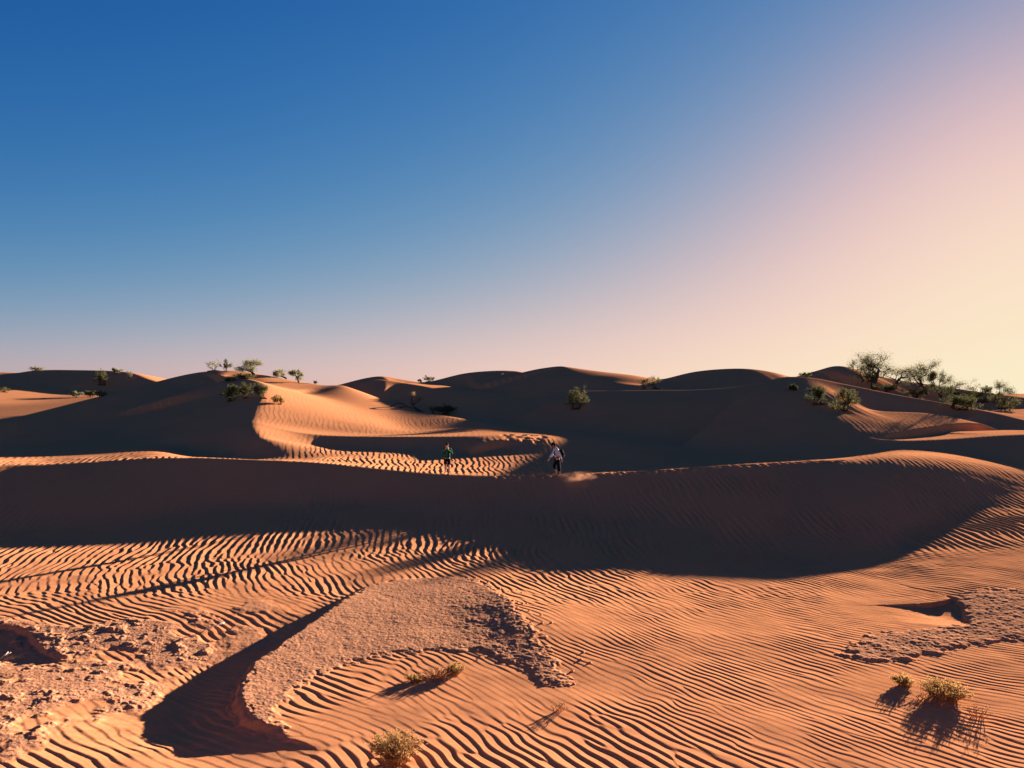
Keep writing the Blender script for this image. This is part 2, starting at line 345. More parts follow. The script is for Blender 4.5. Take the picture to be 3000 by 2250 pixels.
bp = N(nt, 'ShaderNodeBump'); bp.inputs['Strength'].default_value = .3; bp.inputs['Distance'].default_value = .008; L(bs_.outputs[0], bp.inputs['Height']); L(bp.outputs[0], b.inputs['Normal'])
me.materials.append(m)
# ---------------------------------------------------------------- plants
def mesh_obj(name, verts, faces, m, parent=None, smooth=False):
    me = bpy.data.meshes.new(name); me.from_pydata([tuple(v) for v in verts], [], faces); me.update()
    if smooth: me.shade_smooth()
    if m: me.materials.append(m)
    o = bpy.data.objects.new(name, me); C.objects.link(o)
    if parent: o.parent = parent
    return o
def empty(name, loc, label, cat, group=None):
    o = bpy.data.objects.new(name, None); o.empty_display_size = .3; o.location = loc; C.objects.link(o)
    o['label'] = label; o['category'] = cat
    if group: o['group'] = group
    return o
def tube(V, Fc, pts, rad, n=5):
    b0 = len(V); pts = [Vector(p) for p in pts]
    for i, p in enumerate(pts):
        d = (pts[min(i+1, len(pts)-1)]-pts[max(i-1, 0)]).normalized()
        s = d.orthogonal().normalized(); t = d.cross(s)
        for k in range(n):
            a = 2*math.pi*k/n; V.append(p+(s*math.cos(a)+t*math.sin(a))*rad[i])
    for i in range(len(pts)-1):
        for k in range(n):
            a, b = b0+i*n+k, b0+i*n+(k+1) % n; Fc.append((a, b, b+n, a+n))
    Fc.append(tuple(range(b0+n-1, b0-1, -1))); Fc.append(tuple(b0+(len(pts)-1)*n+k for k in range(n)))
def leaf_mat(name, c1, c2, trans=.3):
    m, nt, b = mat(name)
    tc = N(nt, 'ShaderNodeTexCoord'); n1 = N(nt, 'ShaderNodeTexNoise'); n1.inputs['Scale'].default_value = 3.5; n1.inputs['Detail'].default_value = 3
    nt.links.new(tc.outputs['Object'], n1.inputs['Vector'])
    col = mixc(nt, ramp(nt, n1.outputs[0], .35, .65), c1+(1,), c2+(1,))
    nt.links.new(col, b.inputs['Base Color'])
    t = N(nt, 'ShaderNodeBsdfTranslucent'); nt.links.new(col, t.inputs['Color'])
    mx = N(nt, 'ShaderNodeMixShader'); mx.inputs[0].default_value = trans
    nt.links.new(b.outputs[0], mx.inputs[1]); nt.links.new(t.outputs[0], mx.inputs[2])
    nt.links.new(mx.outputs[0], nt.nodes['Material Output'].inputs['Surface']); return m
def bark_mat(name, c1, c2):
    m, nt, b = mat(name)
    n1 = N(nt, 'ShaderNodeTexNoise'); n1.inputs['Scale'].default_value = 14; n1.inputs['Detail'].default_value = 5
    tc = N(nt, 'ShaderNodeTexCoord'); nt.links.new(tc.outputs['Object'], n1.inputs['Vector'])
    nt.links.new(mixc(nt, n1.outputs[0], c1+(1,), c2+(1,)), b.inputs['Base Color']); return m
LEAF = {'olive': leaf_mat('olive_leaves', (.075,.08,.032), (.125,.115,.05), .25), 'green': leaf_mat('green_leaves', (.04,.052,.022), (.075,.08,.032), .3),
        'pale': leaf_mat('pale_leaves', (.14,.14,.085), (.22,.205,.125), .4), 'gold': leaf_mat('golden_leaves', (.22,.145,.05), (.32,.19,.07), .4),
        'straw': leaf_mat('dry_stalks', (.30,.15,.07), (.42,.22,.11), .2)}
BARK = {'dark': bark_mat('dark_bark', (.05,.035,.025), (.09,.06,.045)), 'dry': bark_mat('dry_bark', (.20,.11,.065), (.32,.18,.11)), 'white': bark_mat('bleached_wood', (.6,.5,.4), (.75,.65,.55))}
def grow(rng, kind):
    """unit plant: branch polylines with radii and the twig ends that carry leaves"""
    br, tips = [], []
    def limb(p, d, ln, r, lev, maxlev, wander, up):
        n = 4 if lev < 2 else 3; pts, rad = [p.copy()], [r]
        for i in range(n):
            d = (d+Vector((rng.gauss(0, wander), rng.gauss(0, wander), rng.gauss(0, wander)+up))).normalized()
            p = p+d*ln/n; pts.append(p.copy()); rad.append(r*(1-.62*(i+1)/n))
            if lev >= maxlev-1: tips.append((p.copy(), d.copy(), lev))
        br.append((pts, rad))
        if lev < maxlev:
            for _ in range(rng.choice((2, 3, 3) if kind != 'sparse' else (1, 2, 2))):
                k = rng.randint(max(1, n-2), n)
                side = Vector((rng.uniform(-1, 1), rng.uniform(-1, 1), rng.uniform(-.15, .7)))
                limb(pts[k], (d*.55+side).normalized(), ln*rng.uniform(.5, .75), max(rad[k]*.72, .006), lev+1, maxlev, wander, up)
        else: tips.append((p.copy(), d.copy(), lev+1))
    if kind == 'tree':
        for k in range(rng.choice((1, 2, 2))):
            limb(Vector((rng.uniform(-.04, .04), 0, 0)), Vector((rng.uniform(-.6, .6), rng.uniform(-.4, .4), 1)).normalized(), .42, .055, 0, 4, .28, .05)
    elif kind == 'leaning':
        limb(Vector((0, 0, 0)), Vector((-.75, 0, .65)).normalized(), .75, .06, 0, 2, .10, .03)
        limb(Vector((0, 0, 0)), Vector((.6, .1, .6)).normalized(), .4, .045, 0, 2, .4, -.1)
    elif kind == 'sparse':
        for k in range(6):
            limb(Vector((rng.uniform(-.12, .12), rng.uniform(-.1, .1), 0)), Vector((rng.uniform(-.6, .6), rng.uniform(-.5, .5), 1)).normalized(), .5, .018, 0, 2, .2, .06)
    else:
        for k in range(9):
            a = rng.uniform(0, 2*math.pi); q = rng.uniform(.2, 1.1)
            limb(Vector((rng.uniform(-.25, .25), rng.uniform(-.2, .2), 0)), Vector((math.cos(a)*q, math.sin(a)*q, 1)).normalized(), .45, .02, 0, 2, .2, .02)
    return br, tips
def plant(name, label, cat, px, py, wpx, hpx, kind, leaf, seed, ymin, ymax=200, dens=1.0, lsize=1.0, bark='dark', group=None, sink=.05, base=None):
    rng = random.Random(seed)
    x, y, z = base or on_ground(px, py, ymin, ymax)
    H, Wd = hpx/F*y, wpx/F*y
    br, tips = grow(rng, kind)
    allp = [p for pts, _ in br for p in pts]
    xs = [p.x for p in allp]; zs = [p.z for p in allp]; ys = [p.y for p in allp]
    lr = .10 if kind in ('tree', 'leaning') else .13                     # leaves stick out beyond the twigs
    sx = Wd*(1-lr)/(max(xs)-min(xs)); sz = H*(1-lr*.8)/max(max(zs), .1); x0 = (max(xs)+min(xs))/2 if kind != 'leaning' else 0
    sy = sx
    T = lambda p: Vector(((p.x-x0)*sx, p.y*sy, max(p.z, -.02)*sz))
    root = empty(name, (x, y, z-sink), label, cat, group)
    V, Fc = [], []
    rs = (sx+sz)/2
    if kind in ('sparse', 'shrub'): tube(V, Fc, [T(Vector((t*.28, 0, -.01))) for t in (-1, -.3, .3, 1)], [.05*rs, .09*rs, .09*rs, .05*rs], 6)
    for pts, rad in br: tube(V, Fc, [T(p) for p in pts], [max(r*rs, .004 if y < 30 else .012) for r in rad])
    mesh_obj('trunk' if kind in ('tree', 'leaning') else 'stems', V, Fc, BARK[bark], root, True)
    V, Fc = [], []
    nl = {'tree': 12, 'leaning': 16, 'sparse': 5}.get(kind, 9)*dens
    L0 = .035*y/13 if y < 30 else min(.13, .045+.0006*y)
    L0 *= lsize
    for p, d, lev in tips:
        if rng.random() < (.18 if kind != 'shrub' else .05): continue
        c = T(p); k = rng.random()*1.5+.3
        R = lr*(.75 if kind == 'tree' else .5)*(sx+sz)/2*(.7+.6*rng.random())
        for _ in range(int(nl*k)):
            q = c+Vector((rng.gauss(0, R*.75), rng.gauss(0, R*.75), rng.gauss(0, R*.62)))
            if q.z < .02: q.z = rng.uniform(.02, .1)
            e = Vector((rng.gauss(0, .7)+d.x*.5, rng.gauss(0, .7), rng.gauss(.35, .7))).normalized()
            f = e.orthogonal().normalized(); f.rotate(Matrix.Rotation(rng.uniform(0, 6.28), 3, e))
            l = L0*rng.uniform(.6, 1.3); w = l*rng.uniform(.22, .40); b0 = len(V)
            V += [q-f*w*.4, q+e*l*.5-f*w*.9, q+e*l, q+e*l*.5+f*w*.9]; Fc.append((b0, b0+1, b0+2, b0+3))
    if V: mesh_obj('crown' if kind in ('tree', 'leaning') else 'foliage', V, Fc, LEAF[leaf], root)
    return root
G = 'shrubs along the dune crests'
PL = [ # name, label, category, x, y, width, height, kind, leaf, near limit, density
 ('shrub','low scrubby shrub half hidden behind the crest of the far left dune','shrub',79,801,34,11,'shrub','pale',120,.6),
 ('shrub','tall green shrub standing on the dark face of the far left dune','shrub',215,832,34,38,'shrub','olive',100,1),
 ('shrub','small round shrub poking over the far left dune crest, right of the tall one','shrub',253,806,22,13,'shrub','pale',120,.8),
 ('shrub','narrow little shrub at the right end of the far left dune crest','shrub',279,817,15,19,'sparse','pale',120,1),
 ('shrub','pale rounded shrub on the sunlit plain below the far left dune','shrub',167,858,24,15,'shrub','pale',70,.9),
 ('shrub','pale shrub, left one of the touching pair on the sunlit plain','shrub',197,858,22,15,'shrub','olive',70,.9),
 ('shrub','pale shrub, right one of the touching pair on the sunlit plain','shrub',218,858,26,17,'shrub','pale',70,.9),
 ('shrub','dry shrub at the left picture edge on the sunlit plain','shrub',7,847,26,12,'sparse','olive',70,1),
 ('shrub','tall spindly shrub with bare twigs, leftmost on the big left dune top','shrub',456,801,36,28,'sparse','pale',70,1.3),
 ('shrub','upright leafy shrub between the spindly one and the spreading tree on the big left dune','shrub',487,802,30,28,'sparse','olive',70,2.2),
 ('desert_tree','spreading gnarled tree on top of the big left dune','tree',540,811,66,36,'tree','pale',70,1),
 ('shrub','rounded shrub just right of the spreading tree on the big left dune','shrub',605,816,32,20,'tree','pale',70,1),
 ('shrub','leaning shrub on the lit right shoulder of the big left dune','shrub',640,826,32,30,'tree','pale',70,1),
 ('shrub','tiny dry tuft at the right end of the big left dune crest','shrub',682,829,10,9,'sparse','pale',70,.8),
 ('shrub','low bushy growth at the foot of the spreading tree','shrub',528,818,56,13,'shrub','olive',70,.8),
 ('shrub','tiny low shrub left of the bushy growth under the spreading tree','shrub',498,824,22,9,'shrub','olive',70,.7),
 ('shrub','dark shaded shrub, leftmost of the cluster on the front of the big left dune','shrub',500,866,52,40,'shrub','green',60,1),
 ('shrub','green shrub with sunlit top in the middle of the cluster on the big left dune','shrub',533,860,38,38,'shrub','olive',60,1),
 ('shrub','bright olive shrub on the shadow edge, right of the cluster on the big left dune','shrub',564,860,36,36,'shrub','olive',60,1.1),
 ('shrub','faint dry shrub on rippled lit sand beside the shrub cluster','shrub',602,873,32,24,'shrub','gold',60,.6),
 ('shrub','small bright shrub on the skyline left of the long middle dune','shrub',927,823,26,14,'sparse','olive',90,2),
 ('shrub','tiny spike of a shrub on the low skyline dip','shrub',907,827,9,9,'sparse','olive',90,1.5),
 ('bush','big round bush with sunlit top alone on the middle slope','bush',1245,884,58,56,'shrub','olive',60,1.5),
 ('shrub','airy shrub, left of two on the crest line right of the big round bush','shrub',1388,841,28,26,'sparse','olive',70,2),
 ('shrub','taller airy shrub, right of two on the crest line right of the big round bush','shrub',1412,840,34,30,'sparse','olive',70,2.4),
 ('shrub','small dry shrub on the apex where the right dune crest starts','shrub',1741,816,26,13,'sparse','olive',78,2),
 ('bush','tiny dark bush below the right dune apex','bush',1713,843,20,15,'shrub','green',60,1),
 ('bush','dark green bush straddling the right dune crest, left of the bigger one','bush',1764,874,54,44,'shrub','green',60,1.4),
 ('bush','large olive bush hanging down the shaded slope under the right dune crest','bush',1826,888,64,56,'shrub','olive',60,1.6),
 ('desert_tree','thin leaning tree, leftmost on the right dune','tree',1858,836,56,66,'tree','olive',100,.8),
 ('desert_tree','tallest tree with broad rounded crown on the right dune','tree',1893,840,104,84,'tree','olive',100,1.3),
 ('desert_tree','pale see-through tree just right of the tallest tree','tree',1942,838,56,50,'tree','pale',100,.8),
 ('desert_tree','dense tree with pointed crown on the right dune','tree',1990,851,74,76,'tree','olive',100,1.4),
 ('desert_tree','drooping tree joined to the right of the pointed one','tree',2022,857,46,62,'tree','olive',100,1.2),
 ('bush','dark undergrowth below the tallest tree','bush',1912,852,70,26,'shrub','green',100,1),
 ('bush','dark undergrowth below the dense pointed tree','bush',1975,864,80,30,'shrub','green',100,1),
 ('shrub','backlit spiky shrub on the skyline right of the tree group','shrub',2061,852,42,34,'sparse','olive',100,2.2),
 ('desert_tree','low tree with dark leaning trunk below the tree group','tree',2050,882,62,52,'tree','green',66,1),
 ('bush','yellow-green bush spilling over the crest below the leaning trunk','bush',2092,886,66,34,'shrub','olive',62,1.2),
 ('shrub','backlit shrub on the right skyline, left of the lone small tree','shrub',2112,852,42,24,'sparse','olive',100,2.2),
 ('shrub','small backlit shrub touching the lone small tree','shrub',2134,853,22,20,'sparse','olive',100,2),
 ('desert_tree','lone small flat-topped tree against the glow at far right','tree',2153,868,48,48,'tree','olive',100,1),
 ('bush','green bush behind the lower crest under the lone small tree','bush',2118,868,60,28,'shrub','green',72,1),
 ('bush','rounded bush at the right end of the tree line','bush',2172,884,58,34,'shrub','olive',70,1.2),
]
for i, (nm, lb, ct, px, py, w_, h_, kd, lf, ym, dn) in enumerate(PL):
    plant(nm, lb, ct, px, py, w_, h_, kd, lf, 100+i, ym, 175, dn, group='plants scattered over the dunes')
# half-buried old tree in the shaded hollow behind the lit dune shoulder
plant('fallen_tree','old leaning trunk with two tufts of yellow-green leaves in the shaded hollow','tree',932,892,66,58,'leaning','gold',301,74,110,1.0, group=None, sink=.5)
root = empty('dead_branches', on_ground(872, 884, 74, 110), 'bare arching dead branches half buried left of the leaning trunk', 'branch')
V, Fc = [], []; rng = random.Random(5); s_ = root.location.y/F
for x0, x1, h_, dz_ in ((-34, 20, 17, 0), (-18, 30, 10, .2), (-48, -8, 6, .1)):
    pts = [Vector(((x0+(x1-x0)*t)*s_, dz_, (h_*math.sin(math.pi*min(t*.95+.05, 1))**.8-4)*s_)) for t in [k/8 for k in range(9)]]
    tube(V, Fc, pts, [.09-.06*k/8*(x0 < 0) for k in range(9)])
mesh_obj('branch', V, Fc, BARK['dark'], root, True)
plant('bush','dark shaded bush at the right of the leaning trunk in the hollow','bush',963,895,52,26,'shrub','green',305,72,110,1.1)
# ---- foreground
def tuft(name, label, px, py, wpx, hpx, n, leaf, nleaf, seed, dry=0, lean=0.0, part='stems', lsize=1.0):
    rng = random.Random(seed); x, y, z = on_ground(px, min(py, 1690), 9, 40); s = y/F; Wd, H = wpx*s, hpx*s
    root = empty(name, (x, y, z-.03), label, 'bush')
    V, Fc, V2, F2, V3, F3 = [], [], [], [], [], []
    for k in range(n):
        a = rng.uniform(0, 6.283); r = math.sqrt(rng.random()); b = Vector((math.cos(a)*r*Wd*.16, math.sin(a)*r*Wd*.2, 0))
        out = Vector((math.cos(a)*r*Wd*.46+lean*H, math.sin(a)*r*Wd*.42, H*rng.uniform(.55, 1.0)*(1-.35*r*r)))
        isdry = rng.random() < dry*(1 if math.cos(a) > -.2 else .4)
        pts = [b]
        for j in range(1, 6):
            t = j/5; pts.append(b.lerp(out, t)+Vector((rng.gauss(0, .03), rng.gauss(0, .03), .10*math.sin(t*3.14)))*H*1.2)
        if isdry: tube(V3, F3, pts, [.0065*(1-.12*j) for j in range(6)], 4)
        else: tube(V, Fc, pts, [.0065*(1-.12*j) for j in range(6)], 4)
        for j in range(2, 6):                                           # side twigs
            for _ in range(2):
                q = pts[j]; e = Vector((rng.gauss(0, .8), rng.gauss(0, .8), rng.gauss(.5, .5))).normalized()*H*rng.uniform(.08, .2)
                tube(*( (V3, F3) if isdry else (V, Fc)), [q, q+e*.6, q+e+Vector((0, 0, rng.gauss(0, .01)))], [.004, .0035, .003], 3)
                if not isdry:
                    for _ in range(nleaf):
                        c = q+e*rng.random()*1.1+Vector((rng.gauss(0, .02), rng.gauss(0, .02), rng.gauss(0, .02)))
                        d = Vector((rng.gauss(0, .7), rng.gauss(0, .7), rng.gauss(.6, .6))).normalized(); f = d.orthogonal().normalized()
                        f.rotate(Matrix.Rotation(rng.uniform(0, 6.28), 3, d)); l = .042*lsize*rng.uniform(.6, 1.4); w = l*.2; i0 = len(V2)
                        V2 += [c-f*w*.5, c+d*l*.5-f*w, c+d*l, c+d*l*.5+f*w]; F2.append((i0, i0+1, i0+2, i0+3))
    if V: mesh_obj(part, V, Fc, BARK['dry'], root, True)
    if V3: mesh_obj('dry_stalks', V3, F3, LEAF['straw'], root, True)
    if V2: mesh_obj('foliage', V2, F2, LEAF[leaf], root)
    return root
tuft('bush','yellow-green twiggy bush with dry orange stalks at the bottom of the sand flat',858,1645,132,66,110,'gold',5,11,.5, -.08, lsize=.9)
tuft('bush','golden rounded bush in the lower right of the sand flat',2038,1506,128,36,110,'gold',4,12,.5, .05, lsize=.9)
tuft('bush','small golden clump beside the left of the golden rounded bush',1956,1480,52,22,40,'gold',4,13,.3, -.25)
tuft('bush','wispy dry reddish plant right of the golden rounded bush',2112,1552,64,34,12,'straw',1,14,3, .2)
tuft('bush','low dry mat of stalks along the foot of the golden rounded bush',2000,1515,130,15,44,'straw',1,15,3, 0)
tuft('bush','yellowish leafy tuft at the right end of the dry stalk mound',984,1456,46,24,40,'gold',4,16,.5, 0)
tuft('bush','small olive leafy tuft at the left end of the dry stalk mound',898,1471,40,17,34,'gold',3,17,.5, -.1)
tuft('dry_bush','mound of broken dry stalks on the rippled sand between two leafy tufts',942,1464,100,20,64,'straw',0,18,3, .1)
tuft('bush','thin reddish dry plant near the right tip of the central crust',1205,1538,46,24,14,'straw',1,19,3, .3)
def twig(label, px, py, pts_px, r, bark):
    x, y, z = on_ground(px, py, 9, 40); s = y/F; V, Fc = [], []
    root = empty('dead_twig', (x, y, z), label, 'twig')
    for line in pts_px: tube(V, Fc, [Vector((a*s, d*s, h*s+.01)) for a, d, h in line], [r*(1-.15*k) for k in range(len(line))], 5)
    mesh_obj('twig', V, Fc, BARK[bark], root, True)
twig('bleached white forked twig lying on the sand left of the central crust', 447, 1367, [[(-10,0,-2),(-2,0,6),(8,4,11),(20,6,13),(34,8,16)],[(8,4,11),(20,14,12),(30,22,14)]], .018, 'white')
twig('pale dry twig sticking out of the crust hollow at the left edge', 10, 1425, [[(-12,0,-2),(-2,0,7),(12,2,14)],[(-2,0,7),(4,6,14)]], .012, 'white')
twig('thin dark twig lying across the dark part of the central crust', 1090, 1385, [[(-40,0,1),(-12,4,4),(14,8,7),(34,10,12)],[(14,8,7),(30,16,6)]], .012, 'dry')
# ---------------------------------------------------------------- people
def skin(name, J, edges, m, parent, root='pelvis', sub=2):
    names = list(J); me = bpy.data.meshes.new(name)
    me.from_pydata([J[n][:3] for n in names], [(names.index(a), names.index(b)) for a, b in edges], [])
    o = bpy.data.objects.new(name, me); C.objects.link(o)
    sk_ = o.modifiers.new('skin', 'SKIN'); sk_.use_smooth_shade = True
    ss = o.modifiers.new('sub', 'SUBSURF'); ss.levels = sub; ss.render_levels = sub
    for i, n in enumerate(names):
        v = me.skin_vertices[0].data[i]; r = J[n][3]; v.radius = r if isinstance(r, tuple) else (r, r); v.use_root = (n == root)
    dg = bpy.context.evaluated_depsgraph_get(); dg.update()
    ev = bpy.data.meshes.new_from_object(o.evaluated_get(dg)); o.modifiers.clear(); o.data = ev; bpy.data.meshes.remove(me); ev.name = name
    ev.materials.clear(); ev.materials.append(m); ev.shade_smooth(); o.parent = parent; return o
def chain(*n): return list(zip(n[:-1], n[1:]))
def cloth(name, c1, c2, scale=18, detail=2, lo=.4, hi=.6):
    m, nt, b = mat(name); tc = N(nt, 'ShaderNodeTexCoord'); n1 = N(nt, 'ShaderNodeTexNoise'); n1.inputs['Scale'].default_value = scale; n1.inputs['Detail'].default_value = detail
    nt.links.new(tc.outputs['Object'], n1.inputs['Vector']); nt.links.new(mixc(nt, ramp(nt, n1.outputs[0], lo, hi), c1+(1,), c2+(1,)), b.inputs['Base Color']); return m
SKIN = cloth('skin', (.42,.23,.15), (.50,.28,.19)); HAIR = cloth('black_hair', (.012,.010,.009), (.02,.016,.014))
GREEN = cloth('green_patterned_cloth', (.01,.05,.03), (.05,.26,.12), 9, 3, .45, .55); BLACK = cloth('black_cloth', (.010,.010,.012), (.018,.018,.02))
WHITE = cloth('white_cloth', (.58,.58,.62), (.70,.69,.70), 6); EYE = cloth('eye', (.02,.015,.012), (.03,.02,.02))
def hand(J, E, tag, wrist, palm, fdir, side, curl=(0, 0, 0), s=1.0):
    """palm and five separate fingers rooted in it"""
    w_, p_, f = Vector(wrist), Vector(palm), Vector(fdir).normalized(); sd = Vector(side).normalized(); c = Vector(curl)
    J[tag+'palm'] = (*p_, (.036*s, .018*s)); E.append((tag+'wrist', tag+'palm'))
    for i, (o_, l) in enumerate(((-.030, .066), (-.010, .076), (.010, .072), (.029, .058))):
        a = p_+f*.045*s+sd*o_*s; b_ = a+f*l*.5*s+c*.3*s; d = b_+(f*.6+c*8).normalized()*l*.5*s
        for k, q in zip('abc', (a, b_, d)): J[f'{tag}f{i}{k}'] = (*q, .009*s)
        E += chain(tag+'palm', f'{tag}f{i}a', f'{tag}f{i}b', f'{tag}f{i}c')
    a = p_-sd*.035*s+f*.005; b_ = a-sd*.02*s+f*.035*s
    J[tag+'ta'] = (*a, .012*s); J[tag+'tb'] = (*b_, .010*s); E += chain(tag+'palm', tag+'ta', tag+'tb')
def head(J, E, c, f, up, r=.088):
    """head chain from the neck with nose, chin and ears; f = facing, up = crown"""
    c, f, up = Vector(c), Vector(f).normalized(), Vector(up).normalized(); s = f.cross(up).normalized()
    J['jaw'] = (*(c-up*.075+f*.02), (.062, .066)); J['head'] = (*(c+up*.01), (r*.9, r)); J['crown'] = (*(c+up*.075-f*.012), (r*.74, r*.8))
    J['chin'] = (*(c-up*.105+f*.06), .028); J['nose'] = (*(c-up*.012+f*.105), .014); J['earl'] = (*(c-s*.088-up*.01), .016); J['earr'] = (*(c+s*.088-up*.01), .016)
    E += [('neck', 'jaw'), ('jaw', 'head'), ('head', 'crown'), ('jaw', 'chin'), ('head', 'nose'), ('head', 'earl'), ('head', 'earr')]
    return c, f, up, s
def blob(name, c, rad, m, parent, rot=None, cut=None, seg=20):
    bm_ = bpy.data.meshes.new(name); import bmesh
    b = bmesh.new(); bmesh.ops.create_uvsphere(b, u_segments=seg, v_segments=seg//2+2, radius=1)
    for v in b.verts:
        n = 1+.05*mnoise.noise(v.co*2.3); v.co = Vector((v.co.x*rad[0]*n, v.co.y*rad[1]*n, v.co.z*rad[2]*n))
    if cut: bmesh.ops.delete(b, geom=[v for v in b.verts if cut(v.co)], context='VERTS')
    if rot: bmesh.ops.rotate(b, verts=b.verts, matrix=rot, cent=(0, 0, 0))
    for v in b.verts: v.co += Vector(c)
    b.to_mesh(bm_); b.free(); bm_.materials.append(m); bm_.shade_smooth()
    o = bpy.data.objects.new(name, bm_); C.objects.link(o); o.parent = parent; return o
def on_crest(px):                            # standing place on the walked crest
    y = float(np.interp(px, FP[:,0], FP[:,2]))+.12; x = (px-CX)/F*y; return x, y, height(x, y)
# --- boy facing the camera, hands raised to the face
bx, by, bz = on_crest(966)
boy = empty('person', (bx, by, bz-.02), 'person in green jacket and black shorts standing with hands raised to the face', 'person')
J = {'pelvis': (0,0,.86,(.14,.10)), 'waist': (0,0,1.00,(.135,.095)), 'chest': (0,.01,1.22,(.155,.105)), 'shoulders': (0,.015,1.34,(.12,.085)), 'neck': (0,0,1.43,.052)}
E = chain('pelvis','waist','chest','shoulders','neck')
head(J, E, (-.012,-.03,1.56), (-.25,-1,-.06), (0,0,1))
for t, s in (('l',1),('r',-1)):
    J.update({t+'sh': (s*.17,.015,1.35,.056), t+'el': (s*.25,-.06,1.10,.042), t+'wrist': (s*.075,-.19,1.36 if s > 0 else 1.34,.027)})
    E += chain('shoulders', t+'sh', t+'el', t+'wrist')
    hand(J, E, t, J[t+'wrist'][:3], (s*.062,-.20,1.425 if s > 0 else 1.40), (-s*.12,0,1), (s*.3,.9,0), (-s*.01,-.01,0))
    J.update({t+'hip': (s*.085,0,.80,.086), t+'knee': (s*.10,-.015,.46,.054), t+'calf': (s*.103,.02,.33,.052), t+'ankle': (s*.105,.01,.075,.032), t+'heel': (s*.105,.035,.03,.030), t+'ball': (s*.125,-.11,.026,.036), t+'toe': (s*.13,-.17,.02,.022)})
    E += chain('pelvis', t+'hip', t+'knee', t+'calf', t+'ankle', t+'heel')+chain(t+'ankle', t+'ball', t+'toe')
skin('body', J, E, SKIN, boy)
K = {'pelvis': (0,0,.84,(.165,.125)), 'waist': (0,0,1.0,(.165,.125)), 'chest': (0,.01,1.22,(.175,.125)), 'shoulders': (0,.015,1.36,(.125,.10)), 'collar': (0,.01,1.42,.07)}
E2_ = chain('pelvis','waist','chest','shoulders','collar')
for t, s in (('l',1),('r',-1)):
    K.update({t+'sh': (s*.175,.015,1.345,.078), t+'el': (s*.26,-.06,1.09,.068), t+'cuff': (s*.10,-.175,1.31,.048)}); E2_ += chain('shoulders', t+'sh', t+'el', t+'cuff')
skin('jacket', K, E2_, GREEN, boy)
K = {'pelvis': (0,0,.86,(.15,.11))}; E2_ = []
for t, s in (('l',1),('r',-1)):
    K.update({t+'hip': (s*.09,0,.78,.105), t+'mid': (s*.10,-.005,.62,.098), t+'hem': (s*.105,-.01,.50,.088)}); E2_ += chain('pelvis', t+'hip', t+'mid', t+'hem')
skin('shorts', K, E2_, BLACK, boy)
blob('hair', (-.008,-.015,1.595), (.094,.104,.105), HAIR, boy, None, lambda v: v.z < -.015 and v.y < .03)
for s in (-1, 1): blob('eye', (-.035+s*.034,-.113,1.572), (.011,.008,.008), EYE, boy, None, None, 8)
# --- woman walking along the crest to the left, head bowed
wx_, wy_, wz_ = on_crest(1207)
woman = empty('person', (wx_, wy_, wz_-.02), 'person in white long-sleeved shirt and dark cap walking along the crest with head bowed', 'person')
J = {'pelvis': (-.05,0,.90,(.125,.145)), 'waist': (-.09,0,1.04,(.105,.13)), 'chest': (-.12,0,1.25,(.115,.15)), 'shoulders': (-.15,0,1.42,(.085,.11)), 'neck': (-.21,0,1.52,.052)}
E = chain('pelvis','waist','chest','shoulders','neck')
hc, hf, hu, hs = head(J, E, (-.285,-.01,1.64), (-.86,-.12,-.5), (-.45,0,.89))
J.update({'lsh': (-.12,-.19,1.41,.055), 'lel': (.04,-.23,1.13,.042), 'lwrist': (.13,-.22,.90,.028), 'rsh': (-.20,.18,1.40,.055), 'rel': (-.31,.23,1.13,.042), 'rwrist': (-.49,.20,.92,.028)})
for t in 'lr': E += chain('shoulders', t+'sh', t+'el', t+'wrist')
hand(J, E, 'l', J['lwrist'][:3], (.155,-.215,.83), (.25,.05,-1), (-.9,.1,-.2), (-.01,.012,0)); hand(J, E, 'r', J['rwrist'][:3], (-.535,.19,.855), (-.5,0,-1), (-.8,.1,.4), (.012,.004,0))
J.update({'lhip': (-.04,-.085,.84,.088), 'lknee': (.0,-.09,.47,.056), 'lcalf': (.035,-.09,.33,.053), 'lankle': (.055,-.09,.085,.033), 'lheel': (.085,-.09,.03,.031), 'lball': (-.06,-.095,.028,.036), 'ltoe': (-.12,-.095,.02,.022),
          'rhip': (-.06,.085,.84,.088), 'rknee': (-.25,.09,.50,.056), 'rcalf': (-.22,.09,.37,.053), 'rankle': (-.12,.09,.15,.033), 'rheel': (-.085,.09,.115,.030), 'rball': (-.17,.09,.045,.034), 'rtoe': (-.215,.09,.025,.022)})
for t in 'lr': E += chain('pelvis', t+'hip', t+'knee', t+'calf', t+'ankle', t+'heel')+chain(t+'ankle', t+'ball', t+'toe')
skin('body', J, E, SKIN, woman)
K = {'pelvis': (-.055,0,.88,(.145,.165)), 'waist': (-.09,0,1.04,(.13,.155)), 'chest': (-.12,0,1.26,(.14,.17)), 'shoulders': (-.155,0,1.42,(.10,.13)), 'collar': (-.20,0,1.49,.072),
     'lsh': (-.12,-.19,1.41,.080), 'lel': (.04,-.235,1.13,.072), 'lcuff': (.128,-.225,.90,.056), 'rsh': (-.20,.18,1.40,.080), 'rel': (-.31,.235,1.13,.074), 'rcuff': (-.475,.205,.935,.060)}
skin('shirt', K, chain('pelvis','waist','chest','shoulders','collar')+chain('shoulders','lsh','lel','lcuff')+chain('shoulders','rsh','rel','rcuff'), WHITE, woman)
K = {'pelvis': (-.05,0,.90,(.135,.155)), 'lhip': (-.04,-.085,.80,.115), 'lknee': (.0,-.09,.47,.095), 'lhem': (.04,-.09,.20,.075), 'rhip': (-.09,.085,.79,.118), 'rknee': (-.245,.09,.50,.100), 'rhem': (-.19,.09,.31,.082)}
skin('trousers', K, chain('pelvis','lhip','lknee','lhem')+chain('pelvis','rhip','rknee','rhem'), BLACK, woman)
